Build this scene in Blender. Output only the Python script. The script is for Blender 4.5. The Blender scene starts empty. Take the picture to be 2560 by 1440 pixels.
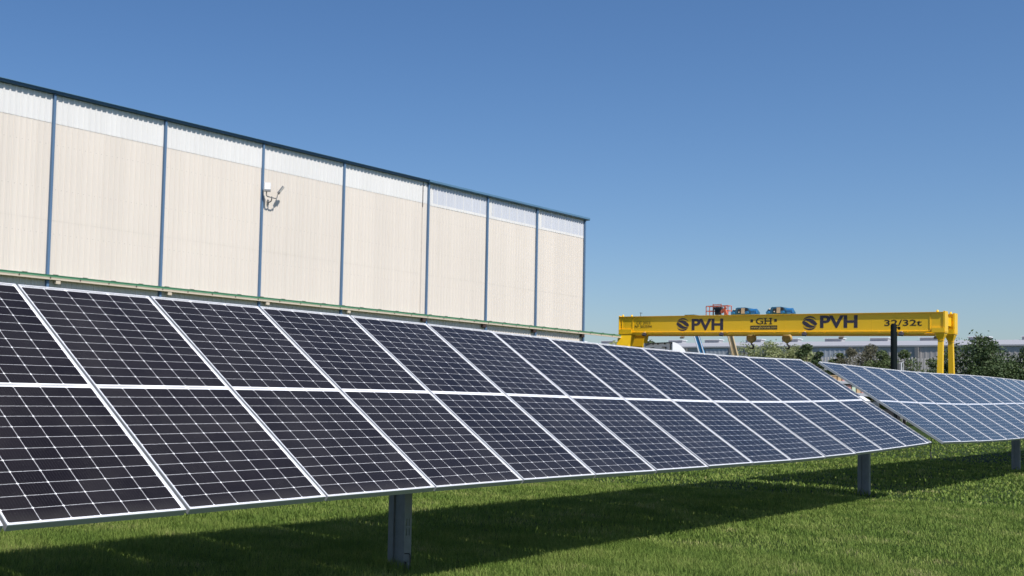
import bpy, math, random
import numpy as np
from mathutils import Vector, Matrix
R = math.radians
random.seed(7)
rng = np.random.default_rng(11)
scene = bpy.context.scene
col = scene.collection

# ------------------------------------------------------------------ camera
# World: X runs along the row of trackers, Y away from the camera, Z up, grass at z = 0.
cd = bpy.data.cameras.new("camera")
cd.sensor_width = 36.0
cd.lens = 36.0 * 2711.873 / 2560.0
cd.shift_x = 0.22472
cd.shift_y = 0.03852
cd.clip_start = 0.1
cd.clip_end = 6000.0
cd.dof.use_dof = True; cd.dof.focus_distance = 9.5; cd.dof.aperture_fstop = 9.0
cam = bpy.data.objects.new("camera", cd)
col.objects.link(cam)
PITCH, ROLL, AZ = R(3.123626), R(1.7043658), R(44.4038821)
def basis():
    cp, sp = math.cos(PITCH), math.sin(PITCH)
    c, s = math.cos(ROLL), math.sin(ROLL)
    f = Vector((0, cp, sp)); u0 = Vector((0, -sp, cp)); r0 = Vector((1, 0, 0))
    r = c * r0 + s * u0; u = -s * r0 + c * u0
    a = Vector((math.sin(AZ), math.cos(AZ), 0)); n = Vector((math.cos(AZ), -math.sin(AZ), 0))
    T = lambda v: Vector((v.dot(a), -v.dot(n), v.z))
    return T(r), T(u), T(f)
r_, u_, f_ = basis()
CAM = Vector((-3.994, -5.523, 1.45))
cam.matrix_world = Matrix(((r_.x, u_.x, -f_.x, CAM.x), (r_.y, u_.y, -f_.y, CAM.y), (r_.z, u_.z, -f_.z, CAM.z), (0, 0, 0, 1)))
scene.camera = cam

# ------------------------------------------------------------------ sky and sun
SUN = Vector((-0.25, -0.70, 1.0)).normalized()
w = bpy.data.worlds.new("World"); scene.world = w; w.use_nodes = True
nt = w.node_tree; nt.nodes.clear()
sky = nt.nodes.new("ShaderNodeTexSky"); sky.sky_type = 'NISHITA'; sky.sun_disc = False
sky.sun_elevation = math.asin(SUN.z); sky.sun_rotation = math.atan2(SUN.x, SUN.y)
sky.altitude = 0; sky.air_density = 1.0; sky.dust_density = 0.9; sky.ozone_density = 3.6
bg = nt.nodes.new("ShaderNodeBackground"); bg.inputs["Strength"].default_value = 0.10
wo = nt.nodes.new("ShaderNodeOutputWorld")
hs = nt.nodes.new("ShaderNodeHueSaturation"); hs.inputs["Saturation"].default_value = 1.15; hs.inputs["Value"].default_value = 1.0
tint = nt.nodes.new("ShaderNodeMix"); tint.data_type = 'RGBA'; tint.blend_type = 'MULTIPLY'; tint.inputs[0].default_value = 1.0; tint.inputs[7].default_value = (0.97, 0.985, 1.06, 1)
nt.links.new(sky.outputs[0], tint.inputs[6]); nt.links.new(tint.outputs[2], hs.inputs["Color"]); nt.links.new(hs.outputs[0], bg.inputs[0]); nt.links.new(bg.outputs[0], wo.inputs[0])
sl = bpy.data.lights.new("sun", 'SUN'); sl.energy = 4.9; sl.angle = R(0.53); sl.color = (1.0, 0.96, 0.90)
so = bpy.data.objects.new("sun", sl); col.objects.link(so)
so.rotation_euler = SUN.to_track_quat('Z', 'Y').to_euler(); so.location = (0, -20, 60)
scene.view_settings.view_transform = 'Standard'; scene.view_settings.look = 'None'
scene.view_settings.exposure = 0.10; scene.view_settings.gamma = 1.0

# ------------------------------------------------------------------ materials
def mat(name, color, rough=0.6, metal=0.0, spec=0.5, noise=0.0, nscale=3.0, bump=0.0, bscale=40.0, trans=None):
    m = bpy.data.materials.new(name); m.use_nodes = True
    t = m.node_tree; b = t.nodes["Principled BSDF"]
    b.inputs["Base Color"].default_value = (*color, 1); b.inputs["Roughness"].default_value = rough
    b.inputs["Metallic"].default_value = metal; b.inputs["Specular IOR Level"].default_value = spec
    if noise or bump:
        tc = t.nodes.new("ShaderNodeTexCoord")
    if noise:
        n = t.nodes.new("ShaderNodeTexNoise"); n.inputs["Scale"].default_value = nscale; n.inputs["Detail"].default_value = 6
        t.links.new(tc.outputs["Object"], n.inputs["Vector"])
        mx = t.nodes.new("ShaderNodeMix"); mx.data_type = 'RGBA'
        mx.inputs[6].default_value = (*[c * (1 - noise) for c in color], 1)
        mx.inputs[7].default_value = (*[min(1, c * (1 + noise)) for c in color], 1)
        t.links.new(n.outputs["Fac"], mx.inputs[0]); t.links.new(mx.outputs[2], b.inputs["Base Color"])
    if bump:
        n2 = t.nodes.new("ShaderNodeTexNoise"); n2.inputs["Scale"].default_value = bscale
        t.links.new(tc.outputs["Object"], n2.inputs["Vector"])
        bp = t.nodes.new("ShaderNodeBump"); bp.inputs["Strength"].default_value = bump; bp.inputs["Distance"].default_value = 0.01
        t.links.new(n2.outputs["Fac"], bp.inputs["Height"]); t.links.new(bp.outputs[0], b.inputs["Normal"])
    return m

def streaked(name, color, amount, sx, sz, rough=0.5, sheet=0):
    """painted sheet metal with faint vertical weathering streaks (object x / z stretched noise)"""
    m = bpy.data.materials.new(name); m.use_nodes = True
    t = m.node_tree; b = t.nodes["Principled BSDF"]; b.inputs["Roughness"].default_value = rough
    tc = t.nodes.new("ShaderNodeTexCoord"); mp = t.nodes.new("ShaderNodeMapping")
    mp.inputs["Scale"].default_value = (sx, sx, sz)
    n = t.nodes.new("ShaderNodeTexNoise"); n.inputs["Scale"].default_value = 1.0; n.inputs["Detail"].default_value = 5
    n2 = t.nodes.new("ShaderNodeTexNoise"); n2.inputs["Scale"].default_value = 0.16; n2.inputs["Detail"].default_value = 3
    t.links.new(tc.outputs["Object"], mp.inputs[0]); t.links.new(mp.outputs[0], n.inputs["Vector"]); t.links.new(tc.outputs["Object"], n2.inputs["Vector"])
    ad = t.nodes.new("ShaderNodeMath"); ad.operation = 'ADD'; t.links.new(n.outputs["Fac"], ad.inputs[0]); t.links.new(n2.outputs["Fac"], ad.inputs[1])
    mr = t.nodes.new("ShaderNodeMapRange"); mr.inputs[1].default_value = 0.6; mr.inputs[2].default_value = 1.4
    t.links.new(ad.outputs[0], mr.inputs[0])
    mx = t.nodes.new("ShaderNodeMix"); mx.data_type = 'RGBA'
    mx.inputs[6].default_value = (*[c * (1 - amount) for c in color], 1); mx.inputs[7].default_value = (*[min(1, c * (1 + amount)) for c in color], 1)
    t.links.new(mr.outputs[0], mx.inputs[0]); t.links.new(mx.outputs[2], b.inputs["Base Color"])
    if sheet:                                   # each cladding sheet has its own slight tone, with a lap line and screw rows
        def M(op, a, bb):
            q = t.nodes.new("ShaderNodeMath"); q.operation = op
            for i, v in enumerate((a, bb)):
                if isinstance(v, (int, float)): q.inputs[i].default_value = v
                else: t.links.new(v, q.inputs[i])
            return q.outputs[0]
        sp = t.nodes.new("ShaderNodeSeparateXYZ"); t.links.new(tc.outputs["Object"], sp.inputs[0])
        k = M('DIVIDE', sp.outputs[0], sheet); wn = t.nodes.new("ShaderNodeTexWhiteNoise"); wn.noise_dimensions = '1D'
        t.links.new(M('FLOOR', k, 0), wn.inputs["W"])
        tone = M('ADD', M('MULTIPLY', wn.outputs["Value"], 0.045), 0.955)
        lap = M('LESS_THAN', M('FRACT', k, 0), 0.022 / sheet)
        rowz = M('FRACT', M('DIVIDE', sp.outputs[2], 1.9), 0); rowx = M('FRACT', M('DIVIDE', sp.outputs[0], 0.28), 0)
        scr = M('MULTIPLY', M('LESS_THAN', rowz, 0.018), M('LESS_THAN', M('ABSOLUTE', M('SUBTRACT', rowx, 0.7), 0), 0.07))
        tone = M('MULTIPLY', tone, M('SUBTRACT', 1.0, M('MULTIPLY', lap, 0.10))); tone = M('MULTIPLY', tone, M('SUBTRACT', 1.0, M('MULTIPLY', scr, 0.25)))
        vm = t.nodes.new("ShaderNodeVectorMath"); vm.operation = 'SCALE'
        t.links.new(mx.outputs[2], vm.inputs[0]); t.links.new(tone, vm.inputs["Scale"]); t.links.new(vm.outputs[0], b.inputs["Base Color"])
    return m

def leafmat(name, c1, c2, trans=0.25):
    m = bpy.data.materials.new(name); m.use_nodes = True
    t = m.node_tree; b = t.nodes["Principled BSDF"]; b.inputs["Roughness"].default_value = 0.55
    b.inputs["Specular IOR Level"].default_value = 0.25
    g = t.nodes.new("ShaderNodeNewGeometry"); mx = t.nodes.new("ShaderNodeMix"); mx.data_type = 'RGBA'
    mx.inputs[6].default_value = (*c1, 1); mx.inputs[7].default_value = (*c2, 1)
    t.links.new(g.outputs["Random Per Island"], mx.inputs[0]); t.links.new(mx.outputs[2], b.inputs["Base Color"])
    tr = t.nodes.new("ShaderNodeBsdfTranslucent"); ms = t.nodes.new("ShaderNodeMixShader"); ms.inputs[0].default_value = trans
    t.links.new(mx.outputs[2], tr.inputs[0]); t.links.new(b.outputs[0], ms.inputs[1]); t.links.new(tr.outputs[0], ms.inputs[2])
    t.links.new(ms.outputs[0], t.nodes["Material Output"].inputs[0])
    return m

def solar_glass(name):
    """144 half-cut cells on a white backsheet; UV is in metres from the module corner."""
    m = bpy.data.materials.new(name); m.use_nodes = True
    t = m.node_tree; b = t.nodes["Principled BSDF"]; L = t.links
    def M(op, a, bb=None, c=None):
        n = t.nodes.new("ShaderNodeMath"); n.operation = op
        for i, v in enumerate((a, bb, c)):
            if v is None: continue
            if isinstance(v, (int, float)): n.inputs[i].default_value = v
            else: L.new(v, n.inputs[i])
        return n.outputs[0]
    uv = t.nodes.new("ShaderNodeUVMap"); uv.uv_map = "metres"
    sp = t.nodes.new("ShaderNodeSeparateXYZ"); L.new(uv.outputs[0], sp.inputs[0])
    x, y = sp.outputs[0], sp.outputs[1]
    PX = 1.099 / 6; PY = 1.101 / 12
    cx = M('DIVIDE', M('SUBTRACT', x, 0.016), PX)
    yy = M('SUBTRACT', M('ABSOLUTE', M('SUBTRACT', y, 1.139)), 0.0175)
    cy = M('DIVIDE', yy, PY)
    fx, fy = M('FRACT', cx), M('FRACT', cy)
    dx = M('MULTIPLY', M('MINIMUM', fx, M('SUBTRACT', 1.0, fx)), PX)
    dy = M('MULTIPLY', M('MINIMUM', fy, M('SUBTRACT', 1.0, fy)), PY)
    k = M('MULTIPLY', M('GREATER_THAN', dx, 0.0010), M('GREATER_THAN', dy, 0.0008))
    k = M('MULTIPLY', k, M('GREATER_THAN', M('ADD', dx, dy), 0.0082))
    k = M('MULTIPLY', k, M('MULTIPLY', M('GREATER_THAN', cx, 0.0), M('LESS_THAN', cx, 6.0)))
    k = M('MULTIPLY', k, M('MULTIPLY', M('GREATER_THAN', cy, 0.0), M('LESS_THAN', cy, 12.0)))
    # fine silver busbars across every cell
    bus = M('LESS_THAN', M('ABSOLUTE', M('SUBTRACT', M('FRACT', M('MULTIPLY', fx, 10.0)), 0.5)), 0.035)
    # per-cell tint
    cxy = t.nodes.new("ShaderNodeCombineXYZ")
    L.new(M('FLOOR', cx), cxy.inputs[0]); L.new(M('ADD', M('FLOOR', cy), M('MULTIPLY', M('GREATER_THAN', y, 1.139), 40.0)), cxy.inputs[1])
    oi = t.nodes.new("ShaderNodeObjectInfo"); L.new(M('MULTIPLY', oi.outputs["Random"], 97.0), cxy.inputs[2])
    wn = t.nodes.new("ShaderNodeTexWhiteNoise"); L.new(cxy.outputs[0], wn.inputs["Vector"])
    cm = t.nodes.new("ShaderNodeMix"); cm.data_type = 'RGBA'
    cm.inputs[6].default_value = (0.0095, 0.0075, 0.0088, 1); cm.inputs[7].default_value = (0.0150, 0.0125, 0.0140, 1)
    L.new(wn.outputs["Value"], cm.inputs[0])
    bm = t.nodes.new("ShaderNodeMix"); bm.data_type = 'RGBA'; bm.inputs[7].default_value = (0.10, 0.10, 0.11, 1)
    L.new(M('MULTIPLY', bus, 0.28), bm.inputs[0]); L.new(cm.outputs[2], bm.inputs[6])
    # dust specks
    tn = t.nodes.new("ShaderNodeTexNoise"); tn.inputs["Scale"].default_value = 260.0
    tc = t.nodes.new("ShaderNodeTexCoord"); L.new(tc.outputs["Object"], tn.inputs["Vector"])
    dm = t.nodes.new("ShaderNodeMix"); dm.data_type = 'RGBA'; dm.inputs[7].default_value = (0.25, 0.24, 0.23, 1)
    L.new(M('MULTIPLY', M('GREATER_THAN', tn.outputs["Fac"], 0.745), 0.7), dm.inputs[0]); L.new(bm.outputs[2], dm.inputs[6])
    # thin grey ribbons in the middle strip and along both ends, broken at every second column
    brk = M('GREATER_THAN', M('ABSOLUTE', M('SUBTRACT', M('FRACT', M('MULTIPLY', cx, 0.5)), 0.0)), 0.035)
    brk = M('MULTIPLY', brk, M('LESS_THAN', M('FRACT', M('MULTIPLY', cx, 0.5)), 0.965))
    rib = M('LESS_THAN', M('ABSOLUTE', M('ADD', yy, 0.0175)), 0.0034)
    rib = M('MAXIMUM', rib, M('LESS_THAN', M('ABSOLUTE', M('SUBTRACT', yy, 1.1062)), 0.0026))
    rib = M('MULTIPLY', M('MULTIPLY', rib, brk), M('MULTIPLY', M('GREATER_THAN', cx, 0.0), M('LESS_THAN', cx, 6.0)))
    wm = t.nodes.new("ShaderNodeMix"); wm.data_type = 'RGBA'; wm.inputs[6].default_value = (0.88, 0.88, 0.90, 1); wm.inputs[7].default_value = (0.10, 0.10, 0.12, 1)
    L.new(rib, wm.inputs[0])
    sn = t.nodes.new("ShaderNodeTexNoise"); sn.inputs["Scale"].default_value = 1.6; sn.inputs["Detail"].default_value = 7; sn.inputs["Roughness"].default_value = 0.65
    vo = t.nodes.new("ShaderNodeVectorMath"); vo.operation = 'ADD'; co = t.nodes.new("ShaderNodeCombineXYZ"); L.new(M('MULTIPLY', oi.outputs["Random"], 50.0), co.inputs[0])
    L.new(tc.outputs["Object"], vo.inputs[0]); L.new(co.outputs[0], vo.inputs[1]); L.new(vo.outputs[0], sn.inputs["Vector"])
    dust = M('MULTIPLY', M('MAXIMUM', M('SUBTRACT', sn.outputs["Fac"], 0.42), 0.0), 0.10)
    edge = M('MULTIPLY', M('MAXIMUM', M('SUBTRACT', 0.10, y), 0.0), 0.55)              # dust gathers along the lower frame
    dust = M('ADD', M('ADD', dust, edge), M('MULTIPLY', oi.outputs["Random"], 0.012))
    du = t.nodes.new("ShaderNodeMix"); du.data_type = 'RGBA'; du.inputs[7].default_value = (0.34, 0.32, 0.29, 1); L.new(dust, du.inputs[0]); L.new(dm.outputs[2], du.inputs[6])
    L.new(M('ADD', M('MULTIPLY', sn.outputs["Fac"], 0.16), 0.09), b.inputs["Roughness"])
    fm = t.nodes.new("ShaderNodeMix"); fm.data_type = 'RGBA'; L.new(k, fm.inputs[0]); L.new(wm.outputs[2], fm.inputs[6]); L.new(du.outputs[2], fm.inputs[7])
    L.new(fm.outputs[2], b.inputs["Base Color"])
    b.inputs["IOR"].default_value = 1.26
    return m

M_GLASS = solar_glass("solar_cells")
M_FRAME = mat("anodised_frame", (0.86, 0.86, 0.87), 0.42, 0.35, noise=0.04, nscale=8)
M_FRAMEB = mat("frame_body_shaded", (0.50, 0.50, 0.51), 0.45, 0.45, noise=0.05, nscale=8)  # same aluminium, darkened to paint in the shade of the gaps and sides
M_BACK = mat("backsheet", (0.62, 0.62, 0.64), 0.5, noise=0.05)
M_GALV = mat("galvanised_steel", (0.20, 0.215, 0.225), 0.5, 0.5, noise=0.22, nscale=14, bump=0.08)
M_DARKRUB = mat("black_rubber", (0.012, 0.012, 0.013), 0.6, noise=0.2)
M_WHITEPLATE = mat("white_plate", (0.82, 0.83, 0.85), 0.4, noise=0.05)
M_CREAM = streaked("cream_cladding", (0.70, 0.645, 0.585), 0.045, 3.0, 0.12, 0.5)
M_CREAM_UP = streaked("cream_cladding_upper", (0.752, 0.682, 0.602), 0.045, 3.0, 0.12, 0.5, sheet=1.12)
M_BANDW = streaked("white_cladding", (0.775, 0.76, 0.735), 0.035, 3.5, 0.15, 0.45, sheet=0.84)
M_BANDG = streaked("fibreglass_sheet", (0.60, 0.615, 0.66), 0.06, 3.5, 0.15, 0.35)
M_BLUE = streaked("blue_steel_paint", (0.105, 0.19, 0.315), 0.15, 2.0, 0.2, 0.45)
M_TEAL = streaked("blue_gutter_paint", (0.10, 0.21, 0.33), 0.12, 1.0, 0.5, 0.4)
M_NAVY = streaked("shaded_blue_fascia", (0.07, 0.145, 0.27), 0.12, 1.0, 0.5, 0.45)  # eave trim blue darkened, shade of the left half put into the colour
M_ROOFG = mat("grey_roof_sheet", (0.40, 0.40, 0.42), 0.5, noise=0.06, nscale=0.4)
M_GREEN = mat("green_rail_paint", (0.075, 0.235, 0.125), 0.5, noise=0.2, nscale=2)
M_PALEBEAM = mat("pale_beam_paint", (0.62, 0.53, 0.41), 0.6, noise=0.1, nscale=2)
M_BROWN = mat("rusty_bracket", (0.05, 0.03, 0.025), 0.7, noise=0.3, nscale=6)
M_YEL = streaked("crane_yellow", (0.93, 0.56, 0.012), 0.06, 0.6, 0.6, 0.38)
M_INK = mat("navy_lettering", (0.035, 0.030, 0.055), 0.5, noise=0.1)
M_INKB = mat("black_lettering", (0.035, 0.025, 0.015), 0.5, noise=0.1)
M_INKY = mat("yellow_lettering", (0.62, 0.45, 0.10), 0.5, noise=0.05)
M_HOIST = mat("hoist_blue", (0.02, 0.105, 0.20), 0.45, noise=0.25, nscale=6)
M_HOIST2 = mat("motor_blue", (0.02, 0.15, 0.38), 0.45, noise=0.2, nscale=6)
M_BEIGE = mat("beige_panel", (0.50, 0.40, 0.28), 0.6, noise=0.1)
M_BLOCK = streaked("worn_block_paint", (0.50, 0.34, 0.13), 0.25, 6.0, 2.0, 0.55)
M_STEEL = mat("dark_forged_steel", (0.10, 0.085, 0.08), 0.5, 0.4, noise=0.3)
M_LAMPG = mat("lamp_glass", (0.85, 0.86, 0.88), 0.15, noise=0.03)
M_LAMPB = mat("lamp_body", (0.20, 0.20, 0.20), 0.5, noise=0.2)
M_LAMPD = mat("floodlight_housing", (0.045, 0.04, 0.05), 0.5, noise=0.2)
M_ORANGE = mat("orange_paint", (0.66, 0.15, 0.07), 0.5, noise=0.15)
M_SKYB = mat("light_blue_paint", (0.05, 0.28, 0.55), 0.45, noise=0.15)
M_BOOMB = mat("cream_boom_paint", (0.55, 0.42, 0.24), 0.5, noise=0.12)
M_WHITE = mat("white_vehicle_paint", (0.80, 0.80, 0.81), 0.3, noise=0.03)
M_CABBACK = mat("grey_cab_back", (0.60, 0.60, 0.61), 0.6, noise=0.12)
M_BLK = mat("black_trim", (0.02, 0.02, 0.022), 0.5, noise=0.2)
M_GLZ = mat("tinted_glass", (0.02, 0.025, 0.03), 0.08, noise=0.05)
M_POLE = mat("dark_green_pole", (0.004, 0.008, 0.009), 0.7, 0.0, spec=0.1, noise=0.2)
M_GWALL = streaked("grey_profiled_wall", (0.44, 0.405, 0.385), 0.07, 1.2, 0.2, 0.6)
M_GWALL2 = streaked("bluish_translucent_wall", (0.44, 0.46, 0.50), 0.07, 1.2, 0.2, 0.5)
M_GROOF = streaked("pale_profiled_roof", (0.40, 0.39, 0.395), 0.05, 0.5, 0.5, 0.5)
M_PICKET = streaked("pale_fence_paint", (0.66, 0.61, 0.55), 0.12, 3.0, 0.4, 0.6)
M_BARK = mat("bark", (0.10, 0.075, 0.055), 0.85, noise=0.3, nscale=5)
M_WOOD = streaked("pine_boards", (0.52, 0.36, 0.20), 0.2, 5.0, 5.0, 0.7)
M_PINK = mat("pink_wrap", (0.62, 0.30, 0.26), 0.6, noise=0.15)
M_MINT = mat("mint_wrap", (0.55, 0.66, 0.50), 0.6, noise=0.15)
M_SLAB = mat("grey_slab", (0.42, 0.43, 0.46), 0.7, noise=0.12)

# ------------------------------------------------------------------ mesh builder
class MB:
    def __init__(self): self.v = []; self.f = []; self.mi = []; self.m = 0; self.M = Matrix.Identity(4)
    def add(self, vs, fs):
        o = len(self.v)
        self.v += [tuple(self.M @ Vector(p)) for p in vs]
        self.f += [tuple(o + i for i in q) for q in fs]; self.mi += [self.m] * len(fs)
    def box(self, x0, x1, y0, y1, z0, z1):
        self.add([(x0,y0,z0),(x1,y0,z0),(x1,y1,z0),(x0,y1,z0),(x0,y0,z1),(x1,y0,z1),(x1,y1,z1),(x0,y1,z1)],
                 [(0,3,2,1),(4,5,6,7),(0,1,5,4),(1,2,6,5),(2,3,7,6),(3,0,4,7)])
    def bar(self, p, q, wx, wy=None, up=(0,0,1), w2=None):
        """rectangular bar p->q, width wx across, wy along up; w2 = end width factor"""
        wy = wy or wx; p, q = Vector(p), Vector(q); d = (q - p).normalized(); up = Vector(up)
        if abs(d.dot(up)) > .98: up = Vector((1,0,0))
        s = d.cross(up).normalized(); u = s.cross(d).normalized(); k = w2 or 1.0; vs = []
        for c, g in ((p, 1.0), (q, k)):
            for a, b in ((-1,-1),(1,-1),(1,1),(-1,1)): vs.append(c + s * a * wx / 2 * g + u * b * wy / 2 * g)
        self.add(vs, [(0,1,2,3),(7,6,5,4),(0,4,5,1),(1,5,6,2),(2,6,7,3),(3,7,4,0)])
    def tube(self, pts, r, n=10, caps=True):
        pts = [Vector(p) for p in pts]; rs = r if isinstance(r, (list, tuple)) else [r] * len(pts); vs = []; fs = []
        for i, p in enumerate(pts):
            d = (pts[min(i+1, len(pts)-1)] - pts[max(i-1, 0)]).normalized()
            up = Vector((0,0,1)) if abs(d.z) < .95 else Vector((1,0,0))
            s = d.cross(up).normalized(); u = s.cross(d).normalized()
            for k in range(n):
                a = 2 * math.pi * k / n; vs.append(p + (s * math.cos(a) + u * math.sin(a)) * rs[i])
        for i in range(len(pts) - 1):
            for k in range(n):
                a, b = i*n + k, i*n + (k+1) % n; fs.append((a, b, b+n, a+n))
        if caps: fs.append(tuple(range(n-1, -1, -1))); fs.append(tuple((len(pts)-1)*n + k for k in range(n)))
        self.add(vs, fs)
    def prism(self, poly, axis, a, b):
        """closed polygon extruded along an axis ('x','y','z') from a to b"""
        def P(p, t): return {'x': (t, p[0], p[1]), 'y': (p[0], t, p[1]), 'z': (p[0], p[1], t)}[axis]
        n = len(poly); vs = [P(p, a) for p in poly] + [P(p, b) for p in poly]
        fs = [tuple(range(n-1, -1, -1)), tuple(range(n, 2*n))] + [(i, (i+1) % n, n + (i+1) % n, n + i) for i in range(n)]
        self.add(vs, fs)
    def build(self, name, mats, parent=None, loc=(0,0,0), smooth=False, bevel=0.0):
        me = bpy.data.meshes.new(name)
        me.from_pydata([(x - loc[0], y - loc[1], z - loc[2]) for x, y, z in self.v], [], self.f)
        for m in (mats if isinstance(mats, list) else [mats]): me.materials.append(m)
        me.polygons.foreach_set("material_index", self.mi)
        me.update()
        import bmesh
        bm = bmesh.new(); bm.from_mesh(me); bmesh.ops.recalc_face_normals(bm, faces=bm.faces); bm.to_mesh(me); bm.free()
        if smooth:
            me.polygons.foreach_set("use_smooth", [True] * len(me.polygons))
            me.set_sharp_from_angle(angle=R(40))
        o = bpy.data.objects.new(name, me); col.objects.link(o)
        if parent is not None: o.parent = parent
        if bevel:
            bv = o.modifiers.new("bevel", 'BEVEL'); bv.width = bevel; bv.segments = 2; bv.limit_method = 'ANGLE'
        return o

def tag(o, label=None, cat=None, group=None, kind=None):
    for k, v in (("label", label), ("category", cat), ("group", group), ("kind", kind)):
        if v: o[k] = v
    return o
def thing(name, label, cat, loc=(0,0,0), rz=0.0, group=None):
    o = bpy.data.objects.new(name, None); o.empty_display_size = 0.3; col.objects.link(o)
    o.location = loc; o.rotation_euler = (0, 0, rz)
    return tag(o, label, cat, group)
# the yard frame (big hall, crane, far hall): x along the hall wall, y away from the camera, origin under the camera
YR = R(-2.3025)
def yard(x, y, z=0.0):
    c, s = math.cos(YR), math.sin(YR)
    return (CAM.x + c*x - s*y, CAM.y + s*x + c*y, z)
def ything(name, label, cat, x, y, group=None, z=0.0):
    return thing(name, label, cat, yard(x, y, z), YR, group)

# ------------------------------------------------------------------ ground
g = MB(); g.add([(-400,-400,0),(1500,-400,0),(1500,1500,0),(-400,1500,0)], [(0,1,2,3)])
mg = bpy.data.materials.new("lawn_soil"); mg.use_nodes = True
t = mg.node_tree; b = t.nodes["Principled BSDF"]; b.inputs["Roughness"].default_value = 0.9; b.inputs["Specular IOR Level"].default_value = 0.1
tc = t.nodes.new("ShaderNodeTexCoord"); n1 = t.nodes.new("ShaderNodeTexNoise"); n1.inputs["Scale"].default_value = 0.5; n1.inputs["Detail"].default_value = 10
t.links.new(tc.outputs["Object"], n1.inputs["Vector"]); rp = t.nodes.new("ShaderNodeValToRGB")
rp.color_ramp.elements[0].position = 0.35; rp.color_ramp.elements[0].color = (0.018, 0.034, 0.008, 1)
rp.color_ramp.elements[1].position = 0.70; rp.color_ramp.elements[1].color = (0.040, 0.064, 0.015, 1)
t.links.new(n1.outputs["Fac"], rp.inputs[0]); t.links.new(rp.outputs[0], b.inputs["Base Color"])
tag(g.build("ground", mg), kind="structure")

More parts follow.
